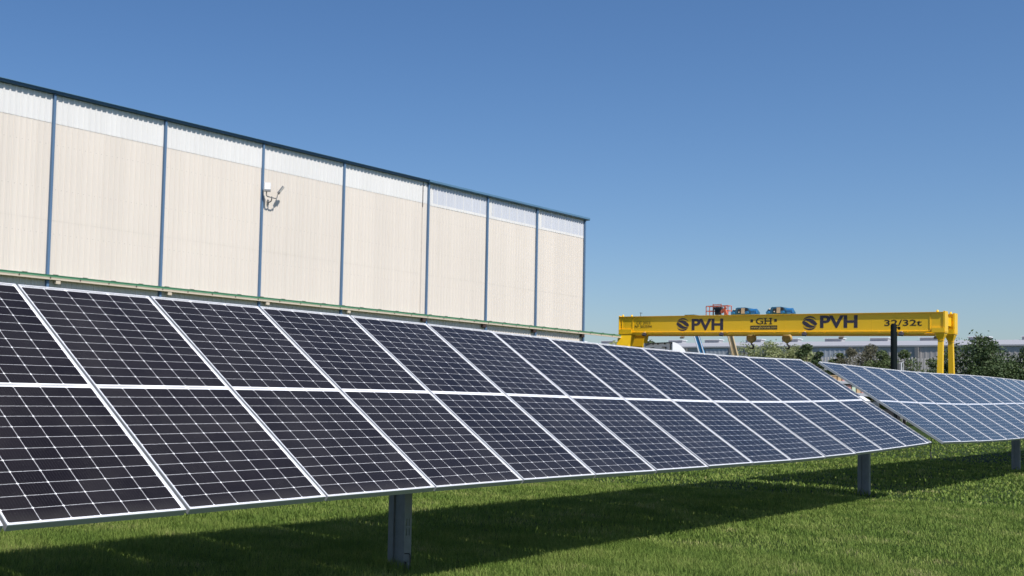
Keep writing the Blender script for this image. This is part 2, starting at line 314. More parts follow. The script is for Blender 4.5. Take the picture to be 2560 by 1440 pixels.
def grass():
    """individual bent blades, dense near the camera and wider / sparser with distance"""
    V = []; F4 = []; F3 = []; base = 0
    def zone(n, d0, d1, h, wd, clump):
        nonlocal base
        # wedge of ground the photo sees, with a margin on both sides
        a0, a1 = R(-30), R(36)
        fwd = math.atan2(f_.y, f_.x)
        d = np.sqrt(rng.uniform(d0*d0, d1*d1, n)); a = fwd - R(11.5) - rng.uniform(a0, a1, n)
        x = CAM.x + d*np.cos(a); y = CAM.y + d*np.sin(a)
        keep = (y < 8.0)
        x, y = x[keep], y[keep]; n = len(x)
        # patchy height: cheap value noise from sines
        q = np.sin(x*0.9 + 2*np.sin(y*0.7)) * np.sin(y*1.3 + np.sin(x*0.6)*2)      # thinner patches
        p = q*0.5 + (np.sin(x*1.7 + np.sin(y*2.3)*1.3) + np.sin(y*2.9 + np.sin(x*1.1)*1.7) + np.sin(x*5.1 - y*4.3)) / 3
        hh = h * (0.75 + 0.25*p) * rng.uniform(0.55, 1.25, n)
        tall = rng.random(n) < 0.006; hh[tall] *= rng.uniform(1.4, 2.2, tall.sum())
        for px in (3.09, 15.10, 26.42):                       # uncut tufts round the posts
            near = np.hypot(x - px, y) < 0.22; hh[near] *= rng.uniform(1.3, 2.4, near.sum())
        th = rng.uniform(0, 2*np.pi, n); lean = rng.uniform(0.15, 0.95, n) * hh
        ld = th + rng.normal(0, 0.5, n) + np.pi/2
        ww = wd * rng.uniform(0.6, 1.3, n)
        cx, sx = np.cos(th)*ww/2, np.sin(th)*ww/2
        lx, ly = np.cos(ld)*lean, np.sin(ld)*lean
        vs = np.empty((n, 5, 3))
        vs[:,0] = np.stack([x-cx, y-sx, np.zeros(n)], 1); vs[:,1] = np.stack([x+cx, y+sx, np.zeros(n)], 1)
        vs[:,2] = np.stack([x+cx*.75+lx*.35, y+sx*.75+ly*.35, hh*.6], 1); vs[:,3] = np.stack([x-cx*.75+lx*.35, y-sx*.75+ly*.35, hh*.6], 1)
        vs[:,4] = np.stack([x+lx, y+ly, hh*(1-.25*(lean/hh))], 1)
        V.append(vs.reshape(-1, 3)); i = base + np.arange(n)*5
        F4.append(np.stack([i, i+1, i+2, i+3], 1)); F3.append(np.stack([i+3, i+2, i+4], 1)); base += n*5
    zone(290000, 6.6, 11.5, 0.072, 0.0038, 1)
    zone(290000, 11.5, 19, 0.072, 0.0068, 1)
    zone(120000, 19, 34, 0.068, 0.022, 1)
    zone(70000, 34, 75, 0.075, 0.05, 1)
    v = np.concatenate(V); q = np.concatenate(F4); tr = np.concatenate(F3)
    me = bpy.data.meshes.new("grass")
    nl = len(q)*4 + len(tr)*3; me.vertices.add(len(v)); me.loops.add(nl); me.polygons.add(len(q)+len(tr))
    me.vertices.foreach_set("co", v.astype(np.float32).ravel())
    me.loops.foreach_set("vertex_index", np.concatenate([q.ravel(), tr.ravel()]).astype(np.int32))
    st = np.concatenate([np.arange(len(q))*4, len(q)*4 + np.arange(len(tr))*3]).astype(np.int32)
    me.polygons.foreach_set("loop_start", st)
    me.update(calc_edges=True); me.validate()
    m = bpy.data.materials.new("grass_blades"); m.use_nodes = True
    t = m.node_tree; b = t.nodes["Principled BSDF"]; b.inputs["Roughness"].default_value = 0.5; b.inputs["Specular IOR Level"].default_value = 0.05
    ge = t.nodes.new("ShaderNodeNewGeometry"); rp = t.nodes.new("ShaderNodeValToRGB"); e = rp.color_ramp.elements
    e[0].position = 0.0; e[0].color = (0.095, 0.160, 0.032, 1); e[1].position = 1.0; e[1].color = (0.44, 0.40, 0.19, 1)
    for ps, c in ((0.45, (0.170, 0.250, 0.052, 1)), (0.8, (0.265, 0.325, 0.084, 1)), (0.96, (0.36, 0.385, 0.135, 1))):
        k = e.new(ps); k.color = c
    tc = t.nodes.new("ShaderNodeTexCoord"); nz = t.nodes.new("ShaderNodeTexNoise"); nz.inputs["Scale"].default_value = 1.3; nz.inputs["Detail"].default_value = 6; nz.inputs["Roughness"].default_value = 0.62
    t.links.new(tc.outputs["Object"], nz.inputs["Vector"])
    mm = t.nodes.new("ShaderNodeMath"); mm.operation = 'MULTIPLY_ADD'; mm.inputs[1].default_value = 0.55
    t.links.new(ge.outputs["Random Per Island"], mm.inputs[0])
    m2 = t.nodes.new("ShaderNodeMath"); m2.operation = 'MULTIPLY_ADD'; m2.inputs[1].default_value = 1.9; m2.inputs[2].default_value = -0.72
    t.links.new(nz.outputs["Fac"], m2.inputs[0]); t.links.new(m2.outputs[0], mm.inputs[2])
    t.links.new(mm.outputs[0], rp.inputs[0]); t.links.new(rp.outputs[0], b.inputs["Base Color"])
    tl = t.nodes.new("ShaderNodeBsdfTranslucent"); ms = t.nodes.new("ShaderNodeMixShader"); ms.inputs[0].default_value = 0.3
    t.links.new(rp.outputs[0], tl.inputs[0]); t.links.new(b.outputs[0], ms.inputs[1]); t.links.new(tl.outputs[0], ms.inputs[2])
    t.links.new(ms.outputs[0], t.nodes["Material Output"].inputs[0])
    me.materials.append(m)
    o = bpy.data.objects.new("grass", me); col.objects.link(o)
    tag(o, "short green lawn grass under and in front of the solar panels", "grass", kind="stuff")
grass()

# ------------------------------------------------------------------ solar trackers
W, CH, LIP, FH = 1.131, 2.278, 0.0095, 0.040
def frame_mesh(wd, ch):
    m = MB(); x0, x1, y0, y1 = -wd/2, wd/2, -ch/2, ch/2
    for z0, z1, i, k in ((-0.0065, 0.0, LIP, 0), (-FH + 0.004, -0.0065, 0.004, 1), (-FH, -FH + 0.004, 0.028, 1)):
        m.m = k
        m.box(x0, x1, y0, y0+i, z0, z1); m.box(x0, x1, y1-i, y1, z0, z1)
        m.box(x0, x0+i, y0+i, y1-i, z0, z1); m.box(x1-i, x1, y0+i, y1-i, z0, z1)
    return m
def glass_obj(parent, wd=W, ch=CH, name="glass_face"):
    m = MB(); x, y = wd/2 - 0.004, ch/2 - 0.004
    m.add([(-x,-y,-0.0068),(x,-y,-0.0068),(x,y,-0.0068),(-x,y,-0.0068)], [(0,1,2,3)])
    m.m = 1; m.add([(-x,-y,-0.0112),(x,-y,-0.0112),(x,y,-0.0112),(-x,y,-0.0112)], [(3,2,1,0)])
    me = bpy.data.meshes.new(name); me.from_pydata(m.v, [], m.f); me.materials.append(M_GLASS); me.materials.append(M_BACK)
    me.polygons.foreach_set("material_index", m.mi)
    uv = me.uv_layers.new(name="metres")
    for p in me.polygons:
        for li in p.loop_indices:
            c = me.vertices[me.loops[li].vertex_index].co; uv.data[li].uv = (c.x + wd/2, c.y + ch/2)
    o = bpy.data.objects.new(name, me); col.objects.link(o); o.parent = parent
    return o
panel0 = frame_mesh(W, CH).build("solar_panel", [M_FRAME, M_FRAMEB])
glass0 = glass_obj(panel0)
panel_used = False
def place_panel(root, sa, sb, za, zb, ta, tb):
    """module between two stations; z and tilt vary gently along the torque tube"""
    global panel_used
    if not panel_used: p, gl = panel0, glass0; panel_used = True
    else:
        p = panel0.copy(); col.objects.link(p); gl = glass0.copy(); col.objects.link(gl); gl.parent = p
    p.parent = root
    tl = (ta + tb) / 2; e = Vector((sb - sa, 0, zb - za)).normalized()
    c = Vector((0, math.cos(tl), math.sin(tl)))           # up the slope, away from the camera
    c = (c - e * c.dot(e)).normalized(); nn = e.cross(c)
    o = Vector(((sa + sb) / 2, 0, (za + zb) / 2)) - root.location
    p.matrix_local = Matrix(((e.x, c.x, nn.x, o.x), (e.y, c.y, nn.y, o.y), (e.z, c.z, nn.z, o.z), (0,0,0,1)))
    return p
def c_post(m, x, zt):
    """C section: stiffened web towards -x, flanges across y, lips at the far side"""
    t = 0.005; d = 0.083; x0, x1 = x - 0.048, x + 0.048
    m.box(x0, x0 + t, -d + t, -0.030, 0, zt); m.box(x0, x0 + t, 0.030, d - t, 0, zt)
    m.box(x0 + 0.013, x0 + 0.018, -0.030, 0.030, 0, zt)                      # recessed web stiffener
    m.box(x0 + t, x0 + 0.013, -0.030, -0.026, 0, zt); m.box(x0 + t, x0 + 0.013, 0.026, 0.030, 0, zt)
    m.box(x0, x1, d - t, d, 0, zt)
    # near flange with two columns of slots cut through it
    sl = [(0.275, 0.335), (0.352, 0.412)]; xs = [x - 0.022, x - 0.013, x + 0.012, x + 0.021]
    zs = sorted({0, zt, *[a for p in sl for a in p]})
    for z0, z1 in zip(zs[:-1], zs[1:]):
        if (z0, z1) in sl:
            for xa, xb in ((x0, xs[0]), (xs[1], xs[2]), (xs[3], x1)): m.box(xa, xb, -d, -d + t, z0, z1)
        else: m.box(x0, x1, -d, -d + t, z0, z1)
    m.box(x1 - t, x1, -d + t, -d + 0.022, 0, zt); m.box(x1 - t, x1, d - 0.022, d - t, 0, zt)

def tracker(name, label, st, zs, ts, posts, group):
    root = thing(name, label, "solar tracker", (posts[1] if len(posts) > 1 else posts[0], 0, 0), group=group)
    L0 = root.location; fz = lambda x: float(np.interp(x, st, zs)); ft = lambda x: float(np.interp(x, st, ts))
    for i in range(len(st) - 1): place_panel(root, st[i], st[i+1], zs[i], zs[i+1], ts[i], ts[i+1])
    m = MB(); off = 0.035 + 0.07
    m.tube([(x, math.sin(ft(x))*off, fz(x) - math.cos(ft(x))*off) for x in st], 0.062, 12)
    m.build("torque_tube", M_GALV, root, L0, smooth=True)
    for i in range(1, len(st) - 1):                                          # short purlins at each joint
        x, tl = st[i], ft(st[i]); c = Vector((0, math.cos(tl), math.sin(tl))); nn = Vector((0, -math.sin(tl), math.cos(tl)))
        p = Vector((x, 0, fz(x))) - nn * 0.056
        m = MB(); m.bar(p - c*0.24, p + c*0.24, 0.05, 0.038, up=nn); m.build("purlin", M_GALV, root, L0)
    for x in posts:
        m = MB(); zt = fz(x) - 0.24; c_post(m, x, zt); m.build("post", M_GALV, root, L0)
        m = MB(); m.box(x - 0.05, x + 0.05, -0.11, 0.11, zt, zt + 0.012)
        m.tube([(x - 0.04, math.sin(ft(x))*0.105, fz(x) - math.cos(ft(x))*0.105), (x + 0.04, math.sin(ft(x))*0.105, fz(x) - math.cos(ft(x))*0.105)], 0.066, 20); m.box(x - 0.035, x + 0.035, -0.03, 0.10, zt, fz(x) - 0.12); m.build("bearing", M_GALV, root, L0, smooth=True)
    return root
DZ = 1.45
z1 = [-0.0261,-0.0148,-0.0071,-0.0029,-0.0053,-0.0116,-0.0147,-0.0160,-0.0176,-0.0101,0.0021,0.0209,0.0441,0.0707]
t1 = [36.05,35.88,36.13,36.0,35.9,35.9,35.33,35.06,35.41,35.13,34.73,34.44,34.35,34.38]
st1 = [k*1.154 for k in range(-6, 14)]
zz1 = [-0.06,-0.056,-0.051,-0.046,-0.040,-0.033] + z1; tt1 = [36.1]*6 + t1
trA = tracker("solar_tracker", "near single-axis solar tracker row with thirteen large dark panels reaching the left edge", st1, [z + DZ for z in zz1], [R(v) for v in tt1], [-8.97, 3.09, 15.10], "solar tracker rows on the lawn")
z2 = [0.0705,0.0635,0.0590,0.0575,0.0580,0.0640,0.0755,0.0905,0.1100,0.1270,0.137,0.142,0.145,0.147] + [0.148]*10
t2 = [34.2,34.4,34.75,34.9,34.8,34.8] + [34.8]*18
st2 = [15.872 + k*1.1725 for k in range(24)]
trB = tracker("solar_tracker", "far solar tracker row beyond the narrow gap, running off the right edge", st2, [z + DZ for z in z2], [R(v) for v in t2], [26.42, 38.3], "solar tracker rows on the lawn")
LA = trA.location
# narrow self-supply panel and white joint plate at the free end of the near tracker
tl = R(34.45); cc = Vector((0, math.cos(tl), math.sin(tl))); nn = Vector((0, -math.sin(tl), math.cos(tl)))
for c0, c1 in ((-1.115, -0.06), (0.09, 1.075)):
    m = frame_mesh(0.25, c1 - c0); s = m.build("auxiliary_panel", [M_FRAME, M_FRAMEB], trA)
    o = Vector((15.15, 0, DZ + 0.066)) + cc * ((c0 + c1) / 2) - LA
    s.matrix_local = Matrix(((1, cc.x, nn.x, o.x), (0, cc.y, nn.y, o.y), (0, cc.z, nn.z, o.z), (0,0,0,1)))
    glass_obj(s, 0.25, c1 - c0)
m = MB(); p = Vector((15.15, 0, DZ + 0.068)) + nn*0.006
m.bar(p - cc*0.05 , p + cc*0.08, 0.24, 0.012, up=nn); m.bar(Vector((15.0, 0, DZ - 0.03)), Vector((15.34, 0, DZ - 0.03)), 0.10, 0.08)
m.build("joint_plate", M_WHITEPLATE, trA, LA)
# hanging forked lead near the second post, cable and conduit at the first post
m = MB(); x, y = 16.05, -0.35
m.tube([(15.75, -0.80, 0.93), (15.76, -0.79, 0.80), (15.79, -0.78, 0.72), (15.85, -0.77, 0.60)], 0.007, 6); m.tube([(15.79, -0.78, 0.72), (15.73, -0.80, 0.64), (15.68, -0.82, 0.61)], 0.006, 6)
m.build("hanging_lead", M_DARKRUB, trA, LA, smooth=True)
m = MB(); m.tube([(3.05, -0.088, 0.135), (3.10, -0.090, 0.133), (3.115, -0.092, 0.12), (3.118, -0.092, 0.05), (3.10, -0.093, 0.02), (3.06, -0.096, 0.05), (3.05, -0.092, 0.07)], 0.004, 6)
m.build("cable_loop", M_DARKRUB, trA, LA, smooth=True)
m = MB(); m.tube([(3.055, -0.115, 0.0), (3.055, -0.115, 0.075)], 0.014, 10); m.build("conduit", M_GALV, trA, LA, smooth=True)

# ------------------------------------------------------------------ the cream hall
hall = ything("factory_hall", "huge cream corrugated hall with blue columns and white strip under the eave", "industrial hall", 40.0, 40.0)
HO = (40.0, 40.0, 0.0)
def sheet(m, x0, x1, y, z0, z1, pitch=0.28, dep=0.036, y1=None):
    """trapezoid-profiled wall sheet; ribs stand out towards the camera (-y)"""
    y1 = y if y1 is None else y1
    xs = []; k0 = math.floor(x0 / pitch); x = k0 * pitch
    while x < x1:
        for fx, d in ((0, 0), (0.10, 1), (0.30, 1), (0.40, 0)):
            xx = x + fx * pitch
            if x0 <= xx <= x1: xs.append((xx, d))
        x += pitch
    if not xs or xs[0][0] > x0: xs.insert(0, (x0, 0))
    if xs[-1][0] < x1: xs.append((x1, 0))
    vs = []; fs = []
    for xx, d in xs: vs += [(xx, y - d*dep, z0), (xx, y1 - d*dep, z1)]
    for i in range(len(xs) - 1): fs.append((2*i, 2*i+2, 2*i+3, 2*i+1))
    m.add(vs, fs)
BAY = [-11.9, -5.9, 0.1, 6.1, 12.07, 18.06, 24.05, 29.97, 36.10, 42.02, 49.20, 55.0, 60.43, 66.27]
EAVE = 13.55
m = MB(); sheet(m, -12, 66.2, 40.004, 0.0, 8.25); m.build("lower_wall", M_CREAM_UP, hall, HO)
m = MB(); sheet(m, -12, 66.2, 40.0, 8.19, 12.36); m.build("wall", M_CREAM_UP, hall, HO)
for i, x0 in enumerate(BAY[:-1]):
    x1 = BAY[i+1]
    if x0 < 49:
        m = MB(); sheet(m, x0 + 0.01, x1 - (0.62 if i == 9 else 0.01), 39.990, 12.33, EAVE); m.build("upper_band", M_BANDW, hall, HO)
    else:
        m = MB(); sheet(m, x0 + 0.35, x1 - 0.01, 39.990, 12.40, EAVE); m.build("upper_band", M_BANDG, hall, HO)
        m = MB(); sheet(m, x0 + 0.01, x0 + 0.37, 39.990, 12.40, EAVE); m.build("end_sheet", M_BANDW, hall, HO)
        for k in range(int((x1 - x0 - 0.5) / 0.84)):                      # side laps of the translucent sheets
            xx = (math.ceil((x0 + 0.4) / 0.28) + 3*k) * 0.28 + 0.03; m2 = MB(); m2.box(xx, xx + 0.052, 39.9522, 39.9538, 12.42, EAVE)
            m2.build("sheet_lap", M_BANDW, hall, HO)
        m = MB(); sheet(m, x0, x1, 39.986, 12.27, 12.43); m.build("band_flashing", M_BANDW, hall, HO)
m = MB(); sheet(m, 48.60, 49.15, 39.978, 0.0, 12.36); m.build("end_strip", M_CREAM_UP, hall, HO)
m = MB(); sheet(m, 48.60, 49.15, 39.972, 12.33, EAVE); m.build("upper_band", M_BANDW, hall, HO)
m = MB(); m.box(48.55, 48.60, 39.955, 39.975, 12.1, EAVE); m.build("slot_shade_strip", M_BROWN, hall, HO)  # dark strip stands in for the shaded open slot between the sheets
m = MB(); m.tube([(48.52, 39.945, 5.5), (48.52, 39.945, 12.05)], 0.018, 8); m.build("downpipe", M_CREAM, hall, HO, smooth=True)
for x in BAY:
    x = x * (39.87 / 40)
    m = MB(); m.box(x - 0.055, x + 0.055, 39.865, 39.955, 0, EAVE); m.box(x - 0.07, x + 0.07, 39.955, 39.962, 0, EAVE)
    m.box(x - 0.045, x + 0.045, 39.85, 39.865, 4.95, 5.2)
    m.build("column", M_BLUE, hall, HO)
m = MB()    # left half's fascia, its shade put into a darker blue; face leans back under a thin bright lip
m.prism([(39.80, EAVE + 0.02), (39.75, EAVE + 0.12), (40.0, EAVE + 0.14), (40.0, EAVE + 0.02)], 'x', -12.2, 48.9); m.build("fascia", M_NAVY, hall, HO)
m = MB(); m.prism([(39.725, EAVE + 0.12), (39.725, EAVE + 0.145), (40.1, EAVE + 0.18), (40.1, EAVE + 0.143)], 'x', -12.2, 48.9); m.build("roof_edge", M_TEAL, hall, HO)
m = MB(); m.prism([(39.78, EAVE - 0.0), (39.735, EAVE + 0.05), (39.735, EAVE + 0.165), (39.76, EAVE + 0.18), (40.1, EAVE + 0.19), (40.1, EAVE - 0.0)], 'x', 48.9, 66.42); m.build("gutter", M_TEAL, hall, HO)
m = MB(); m.box(-12, 66.2, 40.2, 40.3, 0, EAVE); m.box(66.19, 66.25, 40.05, 90, 0, EAVE); m.box(-12.05, -12, 40.05, 90, 0, EAVE); m.box(-12, 66.2, 89.95, 90, 0, EAVE); m.build("end_walls", M_CREAM, hall, HO)
m = MB(); m.prism([(40.0, EAVE + 0.03), (65, EAVE + 1.0), (90, EAVE + 0.03)], 'x', -12.2, 66.3); m.build("roof", M_ROOFG, hall, HO)

# conductor rail along the wall
rail = ything("crane_supply_rail", "long green conductor rail on a pale beam bracketed along the cream hall", "rail", 40.0, 39.8, z=5.6)
RO = (40.0, 39.8, 5.6)
m = MB(); m.box(-12, 72.2, 39.74, 39.765, 5.655, 5.745); m.box(-12, 66.2, 39.765, 40.02, 5.655, 5.67); m.box(66.2, 72.2, 39.765, 39.85, 5.655, 5.67); m.box(-12, 72.2, 39.73, 39.86, 5.745, 5.757); m.build("beam", M_PALEBEAM, rail, RO)
m = MB(); m.box(-12, 72.2, 39.765, 39.80, 5.757, 5.84); m.box(-12, 72.2, 39.75, 39.815, 5.84, 5.862); m.build("conductor", M_GREEN, rail, RO)
x = -11.3; k = 0
while x < 72:
    m = MB(); m.box(x, x + 0.05, 39.728, 39.74, 5.70, 5.775); m.build("clip", M_BROWN, rail, RO)
    m = MB(); m.box(x + 0.18, x + 0.42, 39.76, 39.80, 5.862, 5.885); m.build("clip", M_BROWN, rail, RO); x += 1.47
for x in BAY:
    xa = x - 0.62 if x > 48 else x + 0.25
    m = MB(); m.box(xa, xa + (0.30 if x > 48 else 0.22), 39.76, 39.93, 5.44 if x > 48 else 5.50, 5.652); m.build("bracket", M_BROWN if x > 48 else M_PALEBEAM, rail, RO)

# twin floodlight on the third visible column
fl = ything("twin_floodlight", "twin white floodlight on a forked arm beside the third blue column", "floodlight", 36.4, 39.95, z=10.67)
FO = (36.4, 39.95, 10.67)
m = MB(); m.tube([(36.41, 39.97, 10.66), (36.40, 39.80, 10.66), (36.37, 39.66, 10.70), (36.35, 39.60, 10.80), (36.34, 39.60, 10.92)], 0.032, 8)
m.tube([(35.975, 39.58, 11.14), (35.975, 39.60, 10.98), (36.0, 39.60, 10.91), (36.062, 39.6, 10.88), (36.34, 39.6, 10.865), (36.61, 39.6, 10.85), (36.69, 39.6, 10.89), (36.712, 39.6, 10.95), (36.763, 39.58, 11.12)], 0.030, 8)
m.build("arm", M_LAMPB, fl, FO, smooth=True)
m = MB(); m.box(36.36, 36.47, 39.92, 39.965, 10.56, 10.80); m.build("wall_plate", M_LAMPB, fl, FO)
def head(cx, cz, ry, tilt):
    Mx = Matrix.Translation((cx, 39.53, cz)) @ Matrix.Rotation(ry, 4, 'Z') @ Matrix.Rotation(tilt, 4, 'X')
    m = MB(); m.M = Mx; m.box(-0.15, 0.15, -0.02, 0.05, -0.25, 0.19); m.box(-0.16, 0.16, -0.03, 0.06, -0.26, -0.16); h = m.build("lamp_head", M_LAMPB, fl, FO, bevel=0.008)
    m = MB(); m.M = Mx; m.box(-0.145, 0.145, -0.03, -0.02, -0.15, 0.185); l = m.build("lens", M_LAMPG, h)
    l.location = Vector((0,0,0)) - Vector(FO)
head(35.98, 11.36, R(-40), R(-4)); head(36.93, 11.34, R(40), R(36))

# ------------------------------------------------------------------ gantry crane
CO = (70.9, 30.0, 0.0)
crane = ything("gantry_crane", "yellow double girder gantry crane lettered along its long beam", "gantry crane", 70.9, 30.0)
SL = 0.0128
def shear(m):
    m.v = [(x, y, z + (SL * (y - 40.0) if z > 5.3 else 0)) for x, y, z in m.v]; return m
ZT = 7.19
for gx, nm in ((70.9, 'front'), (72.75, 'rear')):
    m = MB(); m.box(gx, gx + 0.5, 19.36, 39.92, ZT - 1.12, ZT - 0.03)
    m.box(gx - 0.085, gx + 0.585, 19.33, 39.95, ZT - 0.03, ZT); m.box(gx - 0.06, gx + 0.56, 19.36, 39.92, ZT - 1.145, ZT - 1.12)
    gd = shear(m).build("girder", M_YEL, crane, CO)
    m = MB(); m.box(gx - 0.06, gx + 0.06, 20.3, 38.9, ZT - 1.31, ZT - 1.21); m.box(gx - 0.10, gx + 0.10, 20.3, 38.9, ZT - 1.21, ZT - 1.185)
    for k in range(12): m.box(gx - 0.04, gx + 0.04, 21.2 + k*1.55, 21.26 + k*1.55, ZT - 1.185, ZT - 1.145)
    shear(m).build("cable_tray", M_YEL, gd)
    gd.children[0].location = -Vector(CO)
    for ya, yb in ((19.27, 19.36), (39.92, 39.98)):
        m = MB(); m.box(gx - 0.05, gx + 0.55, ya, yb, ZT - 1.14, ZT + 0.05); o = shear(m).build("end_plate", M_YEL, gd); o.location = -Vector(CO)
    # stiffener, saddle and access cover at both ends
    m = MB()
    for yy in (38.9, 20.05): m.box(gx - 0.03, gx, yy - 0.02, yy + 0.02, ZT - 1.0, ZT - 0.1)
    m.box(gx - 0.03, gx, 39.70, 39.74, ZT - 0.85, ZT - 0.25)
    o = shear(m).build("stiffener", M_YEL, gd); o.location = -Vector(CO)
    for ya, yb in ((38.95, 39.95), (19.30, 19.95)):
        m = MB(); m.box(gx - 0.09, gx + 0.59, ya, yb, ZT - 1.20, ZT - 0.92); o = shear(m).build("saddle", M_YEL, gd); o.location = -Vector(CO)
    for yy in (33.9, 31.1, 28.3, 25.0, 23.2):
        m = MB(); m.box(gx - 0.004, gx, yy - 0.012, yy + 0.012, ZT - 1.12, ZT - 0.03); o = shear(m).build('weld_seam', M_YEL, gd); o.location = -Vector(CO)
    # wide left leg, flared plate under the girder
    m = MB(); fo = -0.10 if nm == 'front' else 0.10
    m.box(gx - 0.10, gx + 0.60, 38.90, 39.98, 5.93, 5.99)
    m.add([(gx - 0.05, 38.95, 5.93), (gx - 0.05, 39.95, 5.93), (gx + 0.55, 39.95, 5.93), (gx + 0.55, 38.95, 5.93), (gx - 0.15 + fo, 39.12, 5.15), (gx - 0.15 + fo, 40.0, 5.15), (gx + 0.45 + fo, 40.0, 5.15), (gx + 0.45 + fo, 39.12, 5.15),
           (gx - 0.1 + 9*fo, 39.3, 0.6), (gx - 0.1 + 9*fo, 40.1, 0.6), (gx + 0.4 + 9*fo, 40.1, 0.6), (gx + 0.4 + 9*fo, 39.3, 0.6)],
          [(0,1,2,3), (0,4,5,1), (1,5,6,2), (2,6,7,3), (3,7,4,0), (4,8,9,5), (5,9,10,6), (6,10,11,7), (7,11,8,4), (11,10,9,8)])
    m.build("leg", M_YEL, crane, CO)
    # slender right leg with a flared collar
    m = MB(); d = -0.28 if nm == 'front' else 0.28; cx, cy = gx + 0.25, 19.56
    m.add([(cx + sx*w2/2 + dd, cy + sy*w2/2, z) for (w2, z, dd) in ((0.50, 5.73, 0), (0.48, 5.62, 0), (0.25, 5.30, d*0.08), (0.27, 3.3, d*0.6), (0.34, 0.6, d*1.5)) for sx, sy in ((-1,-1),(1,-1),(1,1),(-1,1))],
          [(0,1,2,3)] + [(4*k + i, 4*k + (i+1) % 4, 4*k + 4 + (i+1) % 4, 4*k + 4 + i) for k in range(4) for i in range(4)] + [(19,18,17,16)])
    m.box(cx - 0.29, cx + 0.29, cy - 0.29, cy + 0.29, 5.72, 5.765); m.box(cx - 0.15 + d*0.09, cx + 0.15 + d*0.09, cy - 0.15, cy + 0.15, 5.26, 5.29)
    m.build("leg", M_YEL, crane, CO)
for yy in (19.56, 39.7):
    m = MB(); m.box(69.6, 75.1, yy - 0.22, yy + 0.22, 0.35, 0.78)
    for xx in (69.9, 74.8): m.tube([(xx, yy - 0.1, 0.25), (xx, yy + 0.1, 0.25)], 0.25, 18)
    m.build("sill_beam", M_YEL, crane, CO)
m = MB(); m.box(71.4, 72.75, 19.45, 19.65, ZT - 0.75, ZT - 0.25); m.box(71.4, 72.75, 39.7, 39.9, ZT - 0.75, ZT - 0.25); shear(m).build("end_tie", M_YEL, crane, CO)
m = MB()
for yy, xx in ((39.7, 70.95), (39.2, 71.3), (19.75, 71.2), (19.55, 73.0)): m.tube([(xx, yy, ZT), (xx, yy, ZT + 0.09), (xx, yy, ZT + 0.14)], [0.07, 0.07, 0.03], 10)
shear(m).build("bumper_stop", M_YEL, crane, CO, smooth=True)
m = MB(); m.tube([(71.1, 38.42, ZT - 0.05), (71.1, 38.42, ZT + 0.24)], 0.018, 6); m.bar((71.1, 38.48, ZT + 0.27), (71.1, 38.30, ZT + 0.23), 0.03); shear(m).build("anemometer", M_BLK, crane, CO)
for yy in (37.92, 32.39, 27.06, 21.53):
    m = MB(); m.M = Matrix.Translation((70.70, yy, 5.86 + SL*(yy - 38))) @ Matrix.Rotation(R(35), 4, 'Y') @ Matrix.Rotation(R(10), 4, 'X'); m.box(-0.07, 0.07, -0.13, 0.13, -0.10, 0.10)
    o = m.build("floodlight", M_LAMPD, crane, CO, bevel=0.01)
    m = MB(); m.box(70.68, 70.90, yy - 0.03, yy + 0.03, 6.0 + SL*(yy - 38), 6.04 + SL*(yy - 38)); q = m.build("lamp_bracket", M_PALEBEAM, o); q.location = -Vector(CO)
for yy in (36.51, 26.08, 20.78):
    m = MB(); z = 5.70 + SL*(yy - 38); m.M = Matrix.Translation((72.0, yy - 0.75, z + 0.02)) @ Matrix.Rotation(R(-25), 4, 'Y'); m.box(-0.10, 0.10, -0.13, 0.13, -0.05, 0.05); m.build("floodlight", M_LAMPB, crane, CO, bevel=0.01)
